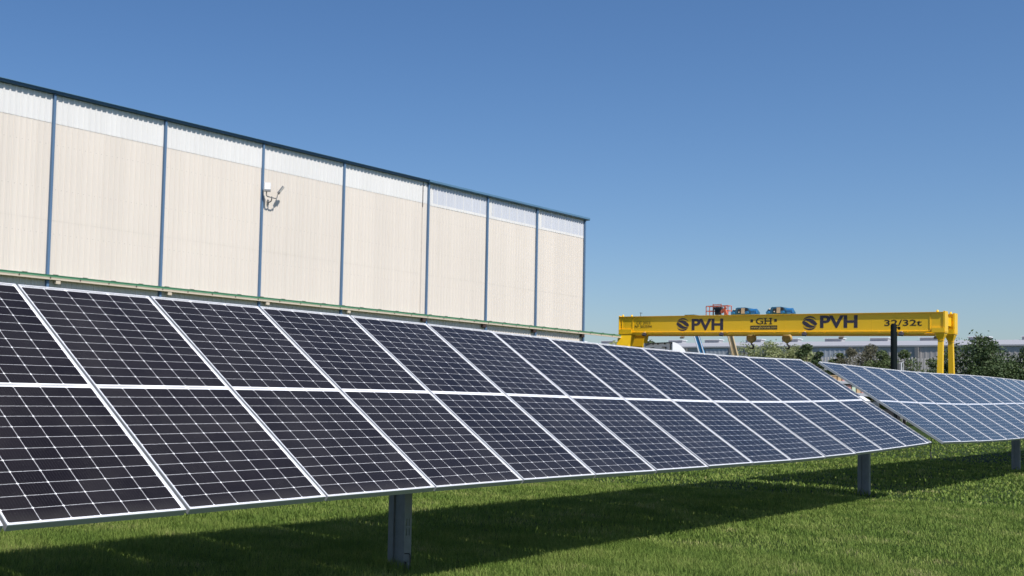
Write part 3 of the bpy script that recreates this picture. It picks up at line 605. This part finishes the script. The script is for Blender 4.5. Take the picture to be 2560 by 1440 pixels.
# hoist trolleys between the girders
def hoist(y0):
    zt = ZT + SL*(y0 - 40) + 0.04; X = 71.15
    m = MB(); prof = [(0.02, -0.05), (0.0, 0.12), (0.10, 0.30), (0.40, 0.47), (0.95, 0.47), (1.18, 0.40), (1.30, 0.22), (1.30, -0.05)]
    m.prism([(y0 - a, zt + b) for a, b in prof], 'x', X + 0.2, X + 1.7); root = m.build("hoist_trolley", M_HOIST, crane, CO, bevel=0.02)
    def sub(mm, nm, mt, **k): o = mm.build(nm, mt, root, **k); o.location = -Vector(CO)
    for a in (0.17, 1.10): m = MB(); m.tube([(X + 0.02, y0 - a, zt + 0.10), (X + 0.2, y0 - a, zt + 0.10)], 0.10, 18); sub(m, "wheel", M_HOIST2, smooth=True)
    m = MB(); m.box(X + 0.16, X + 0.2, y0 - 0.93, y0 - 0.70, zt + 0.06, zt + 0.43); sub(m, "service_panel", M_BEIGE)
    m = MB(); m.box(X + 0.17, X + 0.2, y0 - 0.66, y0 - 0.48, zt + 0.10, zt + 0.36); m.box(X + 0.17, X + 0.2, y0 - 1.12, y0 - 0.96, zt + 0.12, zt + 0.42); sub(m, "opening", M_BLK)
    m = MB(); m.tube([(X + 0.35, y0 - 1.30, zt + 0.20), (X + 0.35, y0 - 1.66, zt + 0.20)], 0.17, 16); m.box(X + 0.15, X + 0.5, y0 - 1.60, y0 - 1.34, zt - 0.02, zt + 0.12); m.box(X + 0.1, X + 0.3, y0 - 1.86, y0 - 1.60, zt - 0.02, zt + 0.04); sub(m, "motor", M_HOIST2, smooth=True)
    m = MB(); m.tube([(X + 0.13, y0 - 0.26, zt + 0.35), (X + 0.2, y0 - 0.26, zt + 0.35)], 0.045, 12); m.tube([(X + 0.13, y0 - 0.56, zt + 0.16), (X + 0.2, y0 - 0.56, zt + 0.16)], 0.03, 10); sub(m, "cap", M_WHITEPLATE, smooth=True)
    # hook block: sheave cheeks with rope, shank and open hook
    yc = y0 - 1.12; zc = zt - 1.54; xc = 71.95
    m = MB(); m.tube([(xc - 0.17, yc, zc), (xc - 0.14, yc, zc), (xc + 0.14, yc, zc), (xc + 0.17, yc, zc)], [0.22, 0.28, 0.28, 0.22], 24); m.prism([(yc - 0.10, zc - 0.24), (yc + 0.10, zc - 0.24), (yc + 0.05, zc - 0.33), (yc - 0.05, zc - 0.33)], 'x', xc - 0.10, xc + 0.10)
    blk = m.build("hook_block", M_BLOCK, crane, CO, smooth=True)
    m = MB()
    for a in (-0.2, -0.1, 0.1, 0.2): m.tube([(xc - 0.05, yc + a, zc), (xc - 0.05, yc + a*0.6, zc + 1.5)], 0.012, 6)
    o = m.build("rope", M_WHITEPLATE, blk); o.location = -Vector(CO)
    pts = [(xc, yc, zc - 0.32), (xc, yc, zc - 0.40)] + [(xc, yc + 0.135*math.sin(a), zc - 0.56 + 0.135*math.cos(a)) for a in np.linspace(0.0, -4.3, 12)]
    m = MB(); m.tube(pts, [0.045, 0.045] + list(np.linspace(0.05, 0.065, 6)) + list(np.linspace(0.06, 0.025, 6)), 10); o = m.build("hook", M_STEEL, blk, smooth=True); o.location = -Vector(CO)
hoist(32.05); hoist(29.74)

# lettering on the front girder (y decreases to the right in the photo)
def lettering(name, txt, y0, y1, z0, z1, mt, x=70.893, bold=0.0, slab=()):
    cu = bpy.data.curves.new("t", 'FONT'); cu.body = txt; cu.offset = bold; cu.extrude = 0.0
    o = bpy.data.objects.new("t", cu); col.objects.link(o)
    bpy.context.view_layer.update()
    me = bpy.data.meshes.new_from_object(o.evaluated_get(bpy.context.evaluated_depsgraph_get()))
    bpy.data.objects.remove(o)
    vs = np.empty(len(me.vertices)*3); me.vertices.foreach_get("co", vs); vs = vs.reshape(-1, 3)
    lo, hi = vs.min(0), vs.max(0)
    yy = y0 + (vs[:,0] - lo[0]) / (hi[0] - lo[0]) * (y1 - y0); zz = z0 + (vs[:,1] - lo[1]) / (hi[1] - lo[1]) * (z1 - z0) + SL*(yy - 40)
    out = np.stack([np.full(len(vs), x), yy, zz], 1) - np.array(CO)
    me.vertices.foreach_set("co", out.ravel()); me.materials.clear(); me.materials.append(mt); me.update(); me.name = name
    q = bpy.data.objects.new(name, me); col.objects.link(q); q.parent = crane
    if slab:                                                       # slab serifs: (y, z, half width, half height) in metres
        for sy, sz, hw, hh in slab:
            m = MB(); m.box(x - 0.0015, x, sy - hw, sy + hw, sz - hh + SL*(sy - 40), sz + hh + SL*(sy - 40)); m.build("serif", mt, q).location = -Vector(CO)
    return q
Zb = lambda y, z: z - SL*(y - 40)                                    # photo height -> unsheared height
for a in (34.55, 26.194):
    lettering("lettering", "PVH", a, a - 2.19, Zb(a - 1, 6.09), Zb(a - 1, 6.88), M_INK, bold=0.034)
def badge(yc, zc):
    """round emblem: two leaves between a top and a bottom crescent"""
    m = MB(); R0 = 0.445; zc = Zb(yc, zc)
    def strip(top, bot):
        n = len(top); vs = []
        for (a, b2), (c, d2) in zip(top, bot):
            for (u, v) in ((a, b2), (c, d2)): vs.append((70.892, yc - u*R0, zc + v*R0 + SL*(yc - 40)))
        m.add(vs, [(2*i, 2*i+2, 2*i+3, 2*i+1) for i in range(n - 1)])
    T = np.linspace(0, 1, 22)
    for sg in (1, -1):
        up = [(math.cos(a), math.sin(a)) for a in np.linspace(R(158), R(24), 22)]
        lo = [(x, y - 0.21*math.sin(math.pi*k) - 0.02) for (x, y), k in zip(up, T)]
        strip([(sg*x, sg*y) for x, y in up], [(sg*x, sg*y) for x, y in lo])
        # leaf: thin tail at upper left swelling to a blunt end at the right
        e0 = [(-0.88, 0.34), (-0.55, 0.62), (-0.05, 0.68), (0.45, 0.50), (0.82, 0.20), (1.02, -0.08)]
        e1 = [(-0.88, 0.32), (-0.5, 0.40), (-0.02, 0.18), (0.28, -0.08), (0.60, -0.27), (0.94, -0.32)]
        def sm(e): 
            xs = np.linspace(0, len(e) - 1, 22); i = np.arange(len(e)); return list(zip(np.interp(xs, i, [p[0] for p in e]), np.interp(xs, i, [p[1] for p in e])))
        strip([(sg*x, sg*y) for x, y in sm(e0)], [(sg*x, sg*y) for x, y in sm(e1)])
    m.build("emblem", M_INK, crane, CO)
badge(35.185, 6.52); badge(26.82, 6.43)
zg0, zg1 = Zb(29.7, 6.42), Zb(29.7, 6.83)
lettering("lettering", "GH", 30.19, 29.19, zg0, zg1, M_INKB, bold=0.012, slab=[(29.575, zg0 + 0.025, 0.11, 0.025), (29.575, zg1 - 0.025, 0.11, 0.025), (29.25, zg0 + 0.025, 0.11, 0.025), (29.25, zg1 - 0.025, 0.11, 0.025), (29.76, zg0 + 0.19, 0.07, 0.022)])
m = MB()
for ya in (30.46, 28.93): z = Zb(ya, 6.66); m.box(70.892, 70.8925, ya - 0.085, ya + 0.085, z - 0.09 + SL*(ya - 40), z + 0.09 + SL*(ya - 40))
m.build("square_mark", M_INKB, crane, CO)
m = MB(); m.box(70.8935, 70.894, 28.82, 30.55, Zb(29.7, 6.08), Zb(29.7, 6.34)); shear(m).build("name_bar", M_INKB, crane, CO)
lettering("lettering", "www.ghcranes.com", 30.50, 28.87, Zb(29.7, 6.095), Zb(29.7, 6.315), M_INKY, x=70.889, bold=0.01)
lettering("lettering", "C\u0404 2023", 38.62, 37.57, Zb(38, 6.60), Zb(38, 6.80), M_INKB, bold=0.004)
lettering("lettering", "N\u00ba 503594", 38.74, 37.46, Zb(38, 6.33), Zb(38, 6.53), M_INKB, bold=0.004)
lettering("lettering", "32/32t", 22.51, 20.48, Zb(21.5, 6.15), Zb(21.5, 6.52), M_INKB, bold=0.016)

# ------------------------------------------------------------------ machines behind the crane
def boom_lift(label, x, yb, boom_m, body_m, foot, tip, basket_at):
    root = ything("boom_lift", label, "boom lift", x, yb, "boom lifts behind the crane"); O = (x, yb, 0)
    m = MB(); m.prism([(yb - 1.5, 0.5), (yb - 1.5, 1.3), (yb - 0.9, 1.75), (yb + 1.2, 1.75), (yb + 1.5, 1.2), (yb + 1.5, 0.5)], 'x', x - 1.1, x + 1.1); m.build("chassis", body_m, root, O, bevel=0.05)
    for sx in (-1.05, 0.75):
        for sy in (-1.05, 1.05):
            m = MB(); m.tube([(x + sx, yb + sy, 0.45), (x + sx + 0.3, yb + sy, 0.45)], 0.45, 20); m.build("wheel", M_BLK, root, O, smooth=True)
    f, tp = Vector(foot), Vector(tip); m = MB(); m.bar(f, tp, 0.26, 0.26, up=(1,0,0)); bo = m.build("boom", boom_m, root, O); hm = M_WHITE if boom_m == M_SKYB else M_BOOMB
    m = MB(); s = Vector((0, -0.17, 0)); m.bar(f + s + Vector((-0.15,0,0)), tp + s + Vector((-0.15,0,0)), 0.05); m.bar(f - s*1.05 + Vector((-0.2,0,0)), tp - s*1.05 + Vector((-0.2,0,0)), 0.07); m.build("hose", hm, bo).location = -Vector(O)
    return root, O
r, O = boom_lift("blue boom lift raised behind the crane, its slanting blue mast seen under the beam", 84.0, 38.6, M_SKYB, M_SKYB, (84.0, 38.9, 1.7), (84.0, 40.85, 7.7), None)
m = MB(); m.box(83.3, 84.7, 40.2, 42.2, 7.95, 8.02); m.bar((83.3, 40.3, 8.1), (83.3, 42.3, 8.1), 0.05); m.box(83.5, 84.5, 40.5, 41.3, 8.02, 8.20); m.box(83.9, 84.1, 40.85, 41.15, 7.6, 7.95); m.build("work_platform", M_BLK, r, O)
r, O = boom_lift("orange cage boom lift with a tan boom behind the crane beam", 84.0, 36.0, M_BOOMB, M_ORANGE, (84.0, 36.45, 1.7), (84.0, 38.1, 8.0), None)
m = MB(); x0, x1, y0, y1, zb, zt = 83.75, 84.35, 37.85, 39.62, 8.02, 8.86
m.box(x0, x1, y0, y1, zb, zb + 0.08)
for z in (zb + 0.45, zt):
    for xx in (x0, x1): m.bar((xx, y0, z), (xx, y1, z), 0.05)
    for yy in (y0, y1): m.bar((x0, yy, z), (x1, yy, z), 0.05)
for xx in (x0, x1):
    for yy in (y0, y0 + 0.55, y1 - 0.6, y1): m.bar((xx, yy, zb), (xx, yy, zt), 0.05)
m.bar((x0, y0 + 0.55, zt + 0.1), (x0, y0 + 1.2, zt + 0.1), 0.05); m.bar((x0, y0 + 0.55, zt), (x0, y0 + 0.55, zt + 0.14), 0.05); m.bar((x0, y0 + 1.2, zb), (x0, y0 + 1.2, zt + 0.14), 0.06)
cage = m.build("cage", M_ORANGE, r, O)
m = MB(); m.box(83.55, 83.95, 38.35, 38.95, 8.55, 8.75); m.box(83.6, 83.9, 38.45, 38.85, 8.15, 8.55); m.build("control_box", M_BLK, cage).location = -Vector(O)
m = MB(); m.bar((83.6, 38.3, 8.3), (83.6, 37.95, 8.72), 0.16); m.bar((83.6, 37.9, 8.1), (83.6, 38.05, 8.5), 0.2); m.build("jib_link", M_ORANGE, cage).location = -Vector(O)

# lorry tractor parked in the yard, seen from behind over the panels
TX, TY = 54.4, 28.42
tr = thing("lorry", "white lorry cab with tall roof fairing parked in front of the crane leg", "lorry", yard(TX, TY), YR + R(-24))
TO = (0, 0, 0)
m = MB(); m.box(-0.1, 2.1, -1.22, 1.22, 1.0, 3.6); m.box(-0.1, 2.25, -1.2, 1.2, 0.9, 1.9); m.build("cab", M_WHITE, tr, TO, bevel=0.06)
m = MB(); hw = 1.15     # fairing: rounded rear opening, top falling towards the front
cur = [(0.05, 4.40), (0.25, 4.37), (0.5, 4.27), (0.8, 4.05), (1.1, 3.6)]
for s in (1, -1):
    m.prism([(0.05, 3.6)] + cur[::1], 'y', s*hw - 0.02, s*hw + 0.02)
vs = []; fs = []
for i, (a, z) in enumerate(cur): vs += [(a, -hw, z), (a, hw, z)]
fs = [(2*i, 2*i+1, 2*i+3, 2*i+2) for i in range(len(cur) - 1)]; m.add(vs, fs); m.build("roof_fairing", M_WHITE, tr, TO)
m = MB(); m.prism([(-1.1, 3.6), (1.1, 3.6), (1.1, 4.18), (0.9, 4.31), (0.7, 4.35), (-0.95, 4.35), (-1.08, 4.28), (-1.1, 4.2)], 'x', 0.06, 0.10); m.build("fairing_back", M_CABBACK, tr, TO)
m = MB()
for p, q in (((0.03, -1.02, 3.6), (0.03, -1.02, 4.30)), ((0.03, -1.0, 4.34), (0.03, -0.85, 4.385)), ((0.03, -0.85, 4.385), (0.03, 0.55, 4.385)), ((0.03, 0.55, 4.385), (0.03, 0.95, 4.27)), ((0.03, 0.6, 4.12), (0.03, 0.3, 4.15)), ((0.03, 0.62, 3.6), (0.03, 0.62, 4.1)), ((0.03, -0.65, 4.15), (0.03, -0.65, 3.7)), ((0.03, -0.35, 4.15), (0.03, -0.65, 4.15)), ((0.03, 0.1, 3.9), (0.03, 0.02, 4.06)), ((0.03, -0.25, 4.05), (0.03, -0.4, 3.85)), ((0.03, -0.7, 3.95), (0.03, -1.0, 4.0))): m.bar(p, q, 0.035)
for yy in (-0.55, 0.0, 0.4): m.box(0.02, 0.06, yy - 0.05, yy + 0.05, 4.30, 4.36)
m.build("hose", M_BLK, tr, TO)
m = MB(); m.box(2.05, 2.27, -1.0, 1.0, 2.3, 3.3); m.box(1.0, 1.8, -1.235, -1.22, 2.3, 3.2); m.box(1.0, 1.8, 1.22, 1.235, 2.3, 3.2); m.build("window", M_GLZ, tr, TO)
m = MB(); m.tube([(0.9, -1.07, 3.84), (0.9, -1.10, 3.84)], 0.12, 16); m.build("side_lamp", M_BLK, tr, TO, smooth=True)
m = MB(); m.box(-3.8, 2.0, -0.45, 0.45, 0.75, 1.0); m.build("chassis", M_BLK, tr, TO)
for xx in (-2.8, 1.3):
    for yy in (-1.2, 0.9):
        m = MB(); m.tube([(xx, yy, 0.5), (xx, yy + 0.3, 0.5)], 0.5, 22); m.build("wheel", M_BLK, tr, TO, smooth=True)
m = MB(); m.box(-0.15, 0.1, 1.25, 1.6, 3.95, 4.15); m.box(-0.1, 0.0, 1.1, 1.3, 3.6, 4.05); m.build("side_deflector", M_WHITE, tr, TO)

# dark instrument mast behind the far tracker
K = 45/26
MX, MY = CAM.x + (24.85 - CAM.x)*K, CAM.y + (2.17 - CAM.y)*K
ms = thing("instrument_mast", "thick dark green mast standing behind the far solar panels", "mast", (MX, MY, 0))
H = lambda z: 1.45 + (z - 1.45)*K
m = MB(); m.tube([(0,0,0), (0,0,H(3.36)), (0,0,H(3.40))], [0.114, 0.114, 0.075], 18); m.tube([(0.05,-0.10,0), (0.05,-0.10,H(3.2))], 0.02, 6); m.build("pole", M_POLE, ms, smooth=True)
m = MB(); m.bar((0.05, -0.07, H(3.30)), (0.15, -0.15, H(3.30)), 0.05); m.box(0.12, 0.20, -0.20, -0.12, H(3.27), H(3.325)); m.tube([(0.16, -0.16, H(3.27)), (0.16, -0.16, H(3.25))], 0.035, 10); m.build("sensor", M_POLE, ms)
m = MB(); m.box(0.12, 0.29, -0.20, 0.02, H(2.27), H(2.44)); m.build("junction_box", M_LAMPB, ms, bevel=0.01)
m = MB(); m.tube([(0.18, -0.24, H(2.2)), (0.18, -0.24, H(2.47)), (0.28, -0.27, H(2.49)), (0.35, -0.27, H(2.42)), (0.35, -0.27, H(2.0))], 0.02, 8); m.build("conduit", M_WHITEPLATE, ms, smooth=True)

# stacked goods seen through the gap between the trackers
rk = thing("steel_rack", "low dark steel rack seen through the gap between the two trackers", "rack", (35.2, 6.1, 0), YR + R(38))
for xx in (-0.9, 0.9):
    for yy in (-1.0, 1.0): m = MB(); m.box(xx - 0.05, xx + 0.05, yy - 0.05, yy + 0.05, 0, 1.70); m.build("leg", M_BLK, rk)
m = MB(); m.box(-1.0, 1.0, -1.1, 1.1, 1.70, 1.80); m.build("deck", M_SLAB, rk); m = MB(); m.box(-0.85, 0.85, -0.9, 0.9, 0.1, 1.55); m.build("bin", M_BLK, rk)
def crate(label, z, h, sty, tilt=0.0):
    c = thing("crate", label, "crate", (35.2, 6.15, z), YR + R(38), "crates stacked in the gap"); m = MB(); m.box(-0.84, 0.84, -0.95, 0.95, 0.02, h - 0.03); m.build("crate_body", M_WOOD, c)
    n = 13
    for i in range(n):
        y = -0.95 + 1.9*i/n; m = MB(); m.box(-0.885, -0.85, y + 0.01, y + 0.12, 0.0, h); m.build("slat", sty[i % len(sty)], c)
    m = MB(); m.box(-0.9, 0.9, -1.0, 1.0, h, h + 0.03); m.build("lid", M_WOOD if len(sty) < 4 else M_BLK, c)
crate("lower crate with pink and mint striped slats in the gap", 1.80, 0.25, [M_MINT, M_PINK, M_WOOD, M_MINT, M_PINK])
sb = MB(); sb.box(-0.95, 0.95, -1.05, 1.05, 0, 0.09)
o = sb.build("concrete_slab", M_SLAB, bevel=0.01); o.location = (35.2, 6.15, 2.085); o.rotation_euler = (0, 0, YR + R(38)); tag(o, "pale grey slab lying between the two stacked crates", "slab")
crate("upper plain timber crate on top of the grey slab", 2.177, 0.15, [M_WOOD, M_PINK, M_WOOD])

# ------------------------------------------------------------------ far hall, fence, trees
far = ything("far_warehouse", "long low grey warehouse with pale roof behind the crane and trees", "warehouse", 128.0, 45.0); WO = (128.0, 45.0, 0)
def sheetx(m, y0, y1, x, z0, z1, pitch, dep):
    vs = []; fs = []; k = 0; y = y0
    while y < y1:
        for fy, d in ((0, 0), (0.15, 1), (0.4, 1), (0.55, 0)): vs += [(x - d*dep, y + fy*pitch, z0), (x - d*dep, y + fy*pitch, z1)]
        y += pitch
    n = len(vs) // 2; m.add(vs, [(2*i, 2*i+1, 2*i+3, 2*i+2) for i in range(n - 1)])
EH = 7.86
m = MB(); sheetx(m, -30, 110, 128.0, 0, EH - 0.15, 0.5, 0.018); m.box(128.3, 128.5, -30, 110, 0, EH - 0.2); m.box(128.3, 175, 109.5, 110, 0, EH - 0.2); m.box(128.3, 175, -30, -29.5, 0, EH - 0.2); m.box(174.5, 175, -30, 110, 0, EH - 0.2); m.build("wall", M_GWALL, far, WO)
for ya, yb in ((57.8, 60.4), (44.6, 47.6)):
    m = MB(); sheetx(m, ya, yb, 127.96, 0, EH - 0.3, 0.5, 0.018); m.build("light_strip", M_GWALL2, far, WO)
m = MB(); m.add([(127.86, -31, EH), (127.86, 111, EH), (150, 111, EH + 1.66), (150, -31, EH + 1.66), (176, -31, EH), (176, 111, EH), (127.86, -31, EH - 0.16), (127.86, 111, EH - 0.16), (128.2, -31, EH - 0.25), (128.2, 111, EH - 0.25)], [(0,1,2,3), (3,2,5,4), (0,6,7,1), (6,8,9,7)]); m.build("roof", M_GROOF, far, WO)
for yy in (95, 89, 76, 70, 63, 57.4, 50.2, 44.0, 37.4, 31, 24, 17): 
    m = MB(); m.box(127.6, 127.9, yy - 0.16, yy + 0.16, 0, EH - 0.25); m.build("column", M_LAMPB, far, WO)
for ya in (98.0, 92.6, 87.2, 81.7, 76.3, 70.85, 65.0, 60.1, 54.6, 49.1, 43.4, 38.15, 32.7, 27.3, 21.9):
    m = MB(); m.box(149.4, 150.6, ya - 2.1, ya, EH + 1.5, EH + 1.98); v = m.build("roof_vent", M_ROOFG, far, WO)
    m = MB(); m.box(149.2, 150.8, ya - 2.2, ya + 0.1, EH + 1.98, EH + 2.06); m.build("vent_cap", M_WHITEPLATE, v).location = -Vector(WO)

fn = ything("palisade_fence", "tall pale fence of upright slats behind the bushes", "fence", 97.0, 30.0); NO = (97.0, 30.0, 0)
m = MB(); y = 5.0
while y < 75: m.box(96.97, 97.03, y, y + 0.11, 0.1, 5.30 + 0.06*math.sin(y*3.1)); y += 0.23
m.build("slats", M_PICKET, fn, NO)
m = MB()
for z in (0.8, 2.6, 4.4): m.box(97.03, 97.09, 5, 75, z, z + 0.1)
m.build("rails", M_PICKET, fn, NO)

L_LIGHT = leafmat("light_green_leaves", (0.24, 0.28, 0.11), (0.40, 0.43, 0.21))
L_MID = leafmat("mid_green_leaves", (0.075, 0.115, 0.04), (0.16, 0.20, 0.08))
L_DARK = leafmat("dark_green_leaves", (0.04, 0.07, 0.028), (0.11, 0.155, 0.06), 0.2)
L_GREY = leafmat("dry_olive_leaves", (0.10, 0.10, 0.06), (0.20, 0.19, 0.12))
def tree(name, label, cat, x, y, h, rad, lm, n=1600, leaf=0.17, trunk=0.5, group=None, airy=0.0, lobes=9, seed=0):
    rs = np.random.default_rng(seed + int(x*7) + int(y*13)); root = ything(name, label, cat, x, y, group); O = (x, y, 0)
    m = MB(); tips = []
    zc = h * (0.5 if trunk > 0.3 else 0.42)
    m.tube([(x, y, 0), (x + 0.05, y + 0.04, h*0.2), (x - 0.03, y + 0.1, h*0.5), (x + 0.05, y, h*0.8)], [0.05*h*0.4, 0.04*h*0.4, 0.028*h*0.4, 0.01*h*0.4], 8)
    cl = []
    for k in range(lobes):
        a = 2*math.pi*k/lobes + rs.uniform(-.4, .4); q = rs.uniform(0.25, 0.85); z = h*rs.uniform(0.22 if trunk < .4 else 0.4, 0.86)
        sh = math.sqrt(max(0.12, 1 - ((z - h*0.52)/(h*0.5))**2))
        c = (x + math.cos(a)*rad*q*sh, y + math.sin(a)*rad*q*sh, z); cl.append((c, rad*rs.uniform(0.30, 0.52)))
        m.tube([(x, y, h*0.15 + 0.2*z), ((x + c[0])/2, (y + c[1])/2, z*0.72), c], [0.016*h*0.5, 0.010*h*0.5, 0.004*h*0.5], 6)
        for _ in range(3):
            e = (c[0] + rs.uniform(-1,1)*rad*.45, c[1] + rs.uniform(-1,1)*rad*.45, c[2] + rs.uniform(0.0,1)*rad*.5); m.tube([c, e], [0.03, 0.008], 5); tips.append(e)
    cl.append(((x, y, h*0.90), rad*0.30)); cl.append(((x, y, h*0.55), rad*0.55))
    m.build("trunk", M_BARK, root, O, smooth=True)
    P = []; per = n // len(cl)
    for c, r in cl:
        d = rs.normal(size=(per, 3)); d /= np.linalg.norm(d, axis=1)[:, None]; rr = r * rs.uniform(0.35, 1.0 + airy, per)[:, None]**0.6
        P.append(np.array(c) + d*rr*np.array([1, 1, 0.85]))
    for e in tips:
        P.append(np.array(e) + rs.normal(size=(12, 3))*rad*0.09)
    P = np.concatenate(P); P = P[(P[:,2] > 0.15) & (P[:,2] < h*1.05)]
    # leaf sprays: small bent quads with random orientation
    k = len(P); u = rs.normal(size=(k, 3)); u /= np.linalg.norm(u, axis=1)[:, None]; v = np.cross(u, rs.normal(size=(k, 3))); v /= np.linalg.norm(v, axis=1)[:, None]
    s = leaf * rs.uniform(0.5, 1.3, k)[:, None]; u *= s; v *= s*0.55
    vs = np.stack([P - u, P + v*0.9, P + u, P - v*0.9], 1).reshape(-1, 3) - np.array(O)
    me = bpy.data.meshes.new("crown"); me.from_pydata(vs.tolist(), [], (np.arange(k)[:, None]*4 + np.arange(4)).tolist()); me.materials.append(lm)
    o = bpy.data.objects.new("crown", me); col.objects.link(o); o.parent = root
    return root
G = "bushes and trees behind the crane"
tree("tree", "pale leafy treetop just left of the crane's left leg", "tree", 92, 52.3, 6.95, 1.5, L_LIGHT, 1800, 0.10, group=G, airy=.4)
tree("tree", "leafy treetop showing between the crane's left leg and the lorry", "tree", 90, 47.6, 6.9, 1.3, L_MID, 1800, 0.10, group=G, airy=.3)
tree("shrub", "light green shrub under the left crane hook", "shrub", 91, 38.9, 6.2, 2.0, L_LIGHT, 7500, 0.085, 0.2, G, .3, 12)
tree("shrub", "light green wispy shrub midway between the two crane hooks", "shrub", 90, 37.2, 6.5, 1.8, L_LIGHT, 7000, 0.085, 0.2, G, .4, 12)
tree("shrub", "light green shrub below the right crane hook", "shrub", 90.5, 35.4, 6.2, 1.9, L_LIGHT, 7000, 0.085, 0.2, G, .3, 12)
tree("shrub", "dark pointed bush right of the light green shrubs", "shrub", 88, 33.5, 6.3, 1.35, L_DARK, 5500, 0.085, 0.2, G, .2)
tree("shrub", "short dark bush at the left end of the far tracker", "shrub", 88, 32.55, 5.75, 0.9, L_DARK, 3600, 0.08, 0.2, G, .15)
tree("shrub", "small rounded green bush right of the bare fence slats", "shrub", 90, 31.75, 5.75, 0.85, L_MID, 4200, 0.08, 0.2, G, .1)
tree("shrub", "dry olive bush beside the small rounded green bush", "shrub", 89, 30.6, 5.95, 1.2, L_GREY, 4800, 0.075, 0.2, G, .4)
tree("shrub", "tall sparse olive bush with bare twigs on top", "shrub", 90, 29.5, 6.30, 1.3, L_GREY, 4600, 0.07, 0.2, G, .5)
tree("shrub", "dark olive bush just left of the dark mast", "shrub", 89, 28.4, 5.75, 1.3, L_MID, 5500, 0.08, 0.2, G, .25)
tree("shrub", "leafy bush just right of the dark mast", "shrub", 90, 27.2, 5.85, 1.25, L_MID, 5200, 0.08, 0.2, G, .25)
tree("shrub", "low dark bush left of the crane's right legs", "shrub", 88, 24.75, 5.05, 1.25, L_MID, 4200, 0.08, 0.2, G, .4)
tree("tree", "big dark green tree right of the crane's right legs", "tree", 86, 21.0, 6.35, 2.5, L_DARK, 17000, 0.095, 0.25, G, .18, 22)
tree("tree", "dark green tree at the right edge of the photo", "tree", 87, 18.6, 5.75, 2.0, L_DARK, 12000, 0.095, 0.25, G, .18, 16)
tree("shrub", "low dark bush at the foot of the big dark tree", "shrub", 85, 22.9, 4.7, 1.0, L_DARK, 4200, 0.08, 0.2, G, .25)
tree("shrub", "broad dark bush in front of the two right-hand trees", "shrub", 84, 19.9, 4.3, 1.9, L_DARK, 8000, 0.085, 0.2, G, .25, 14)
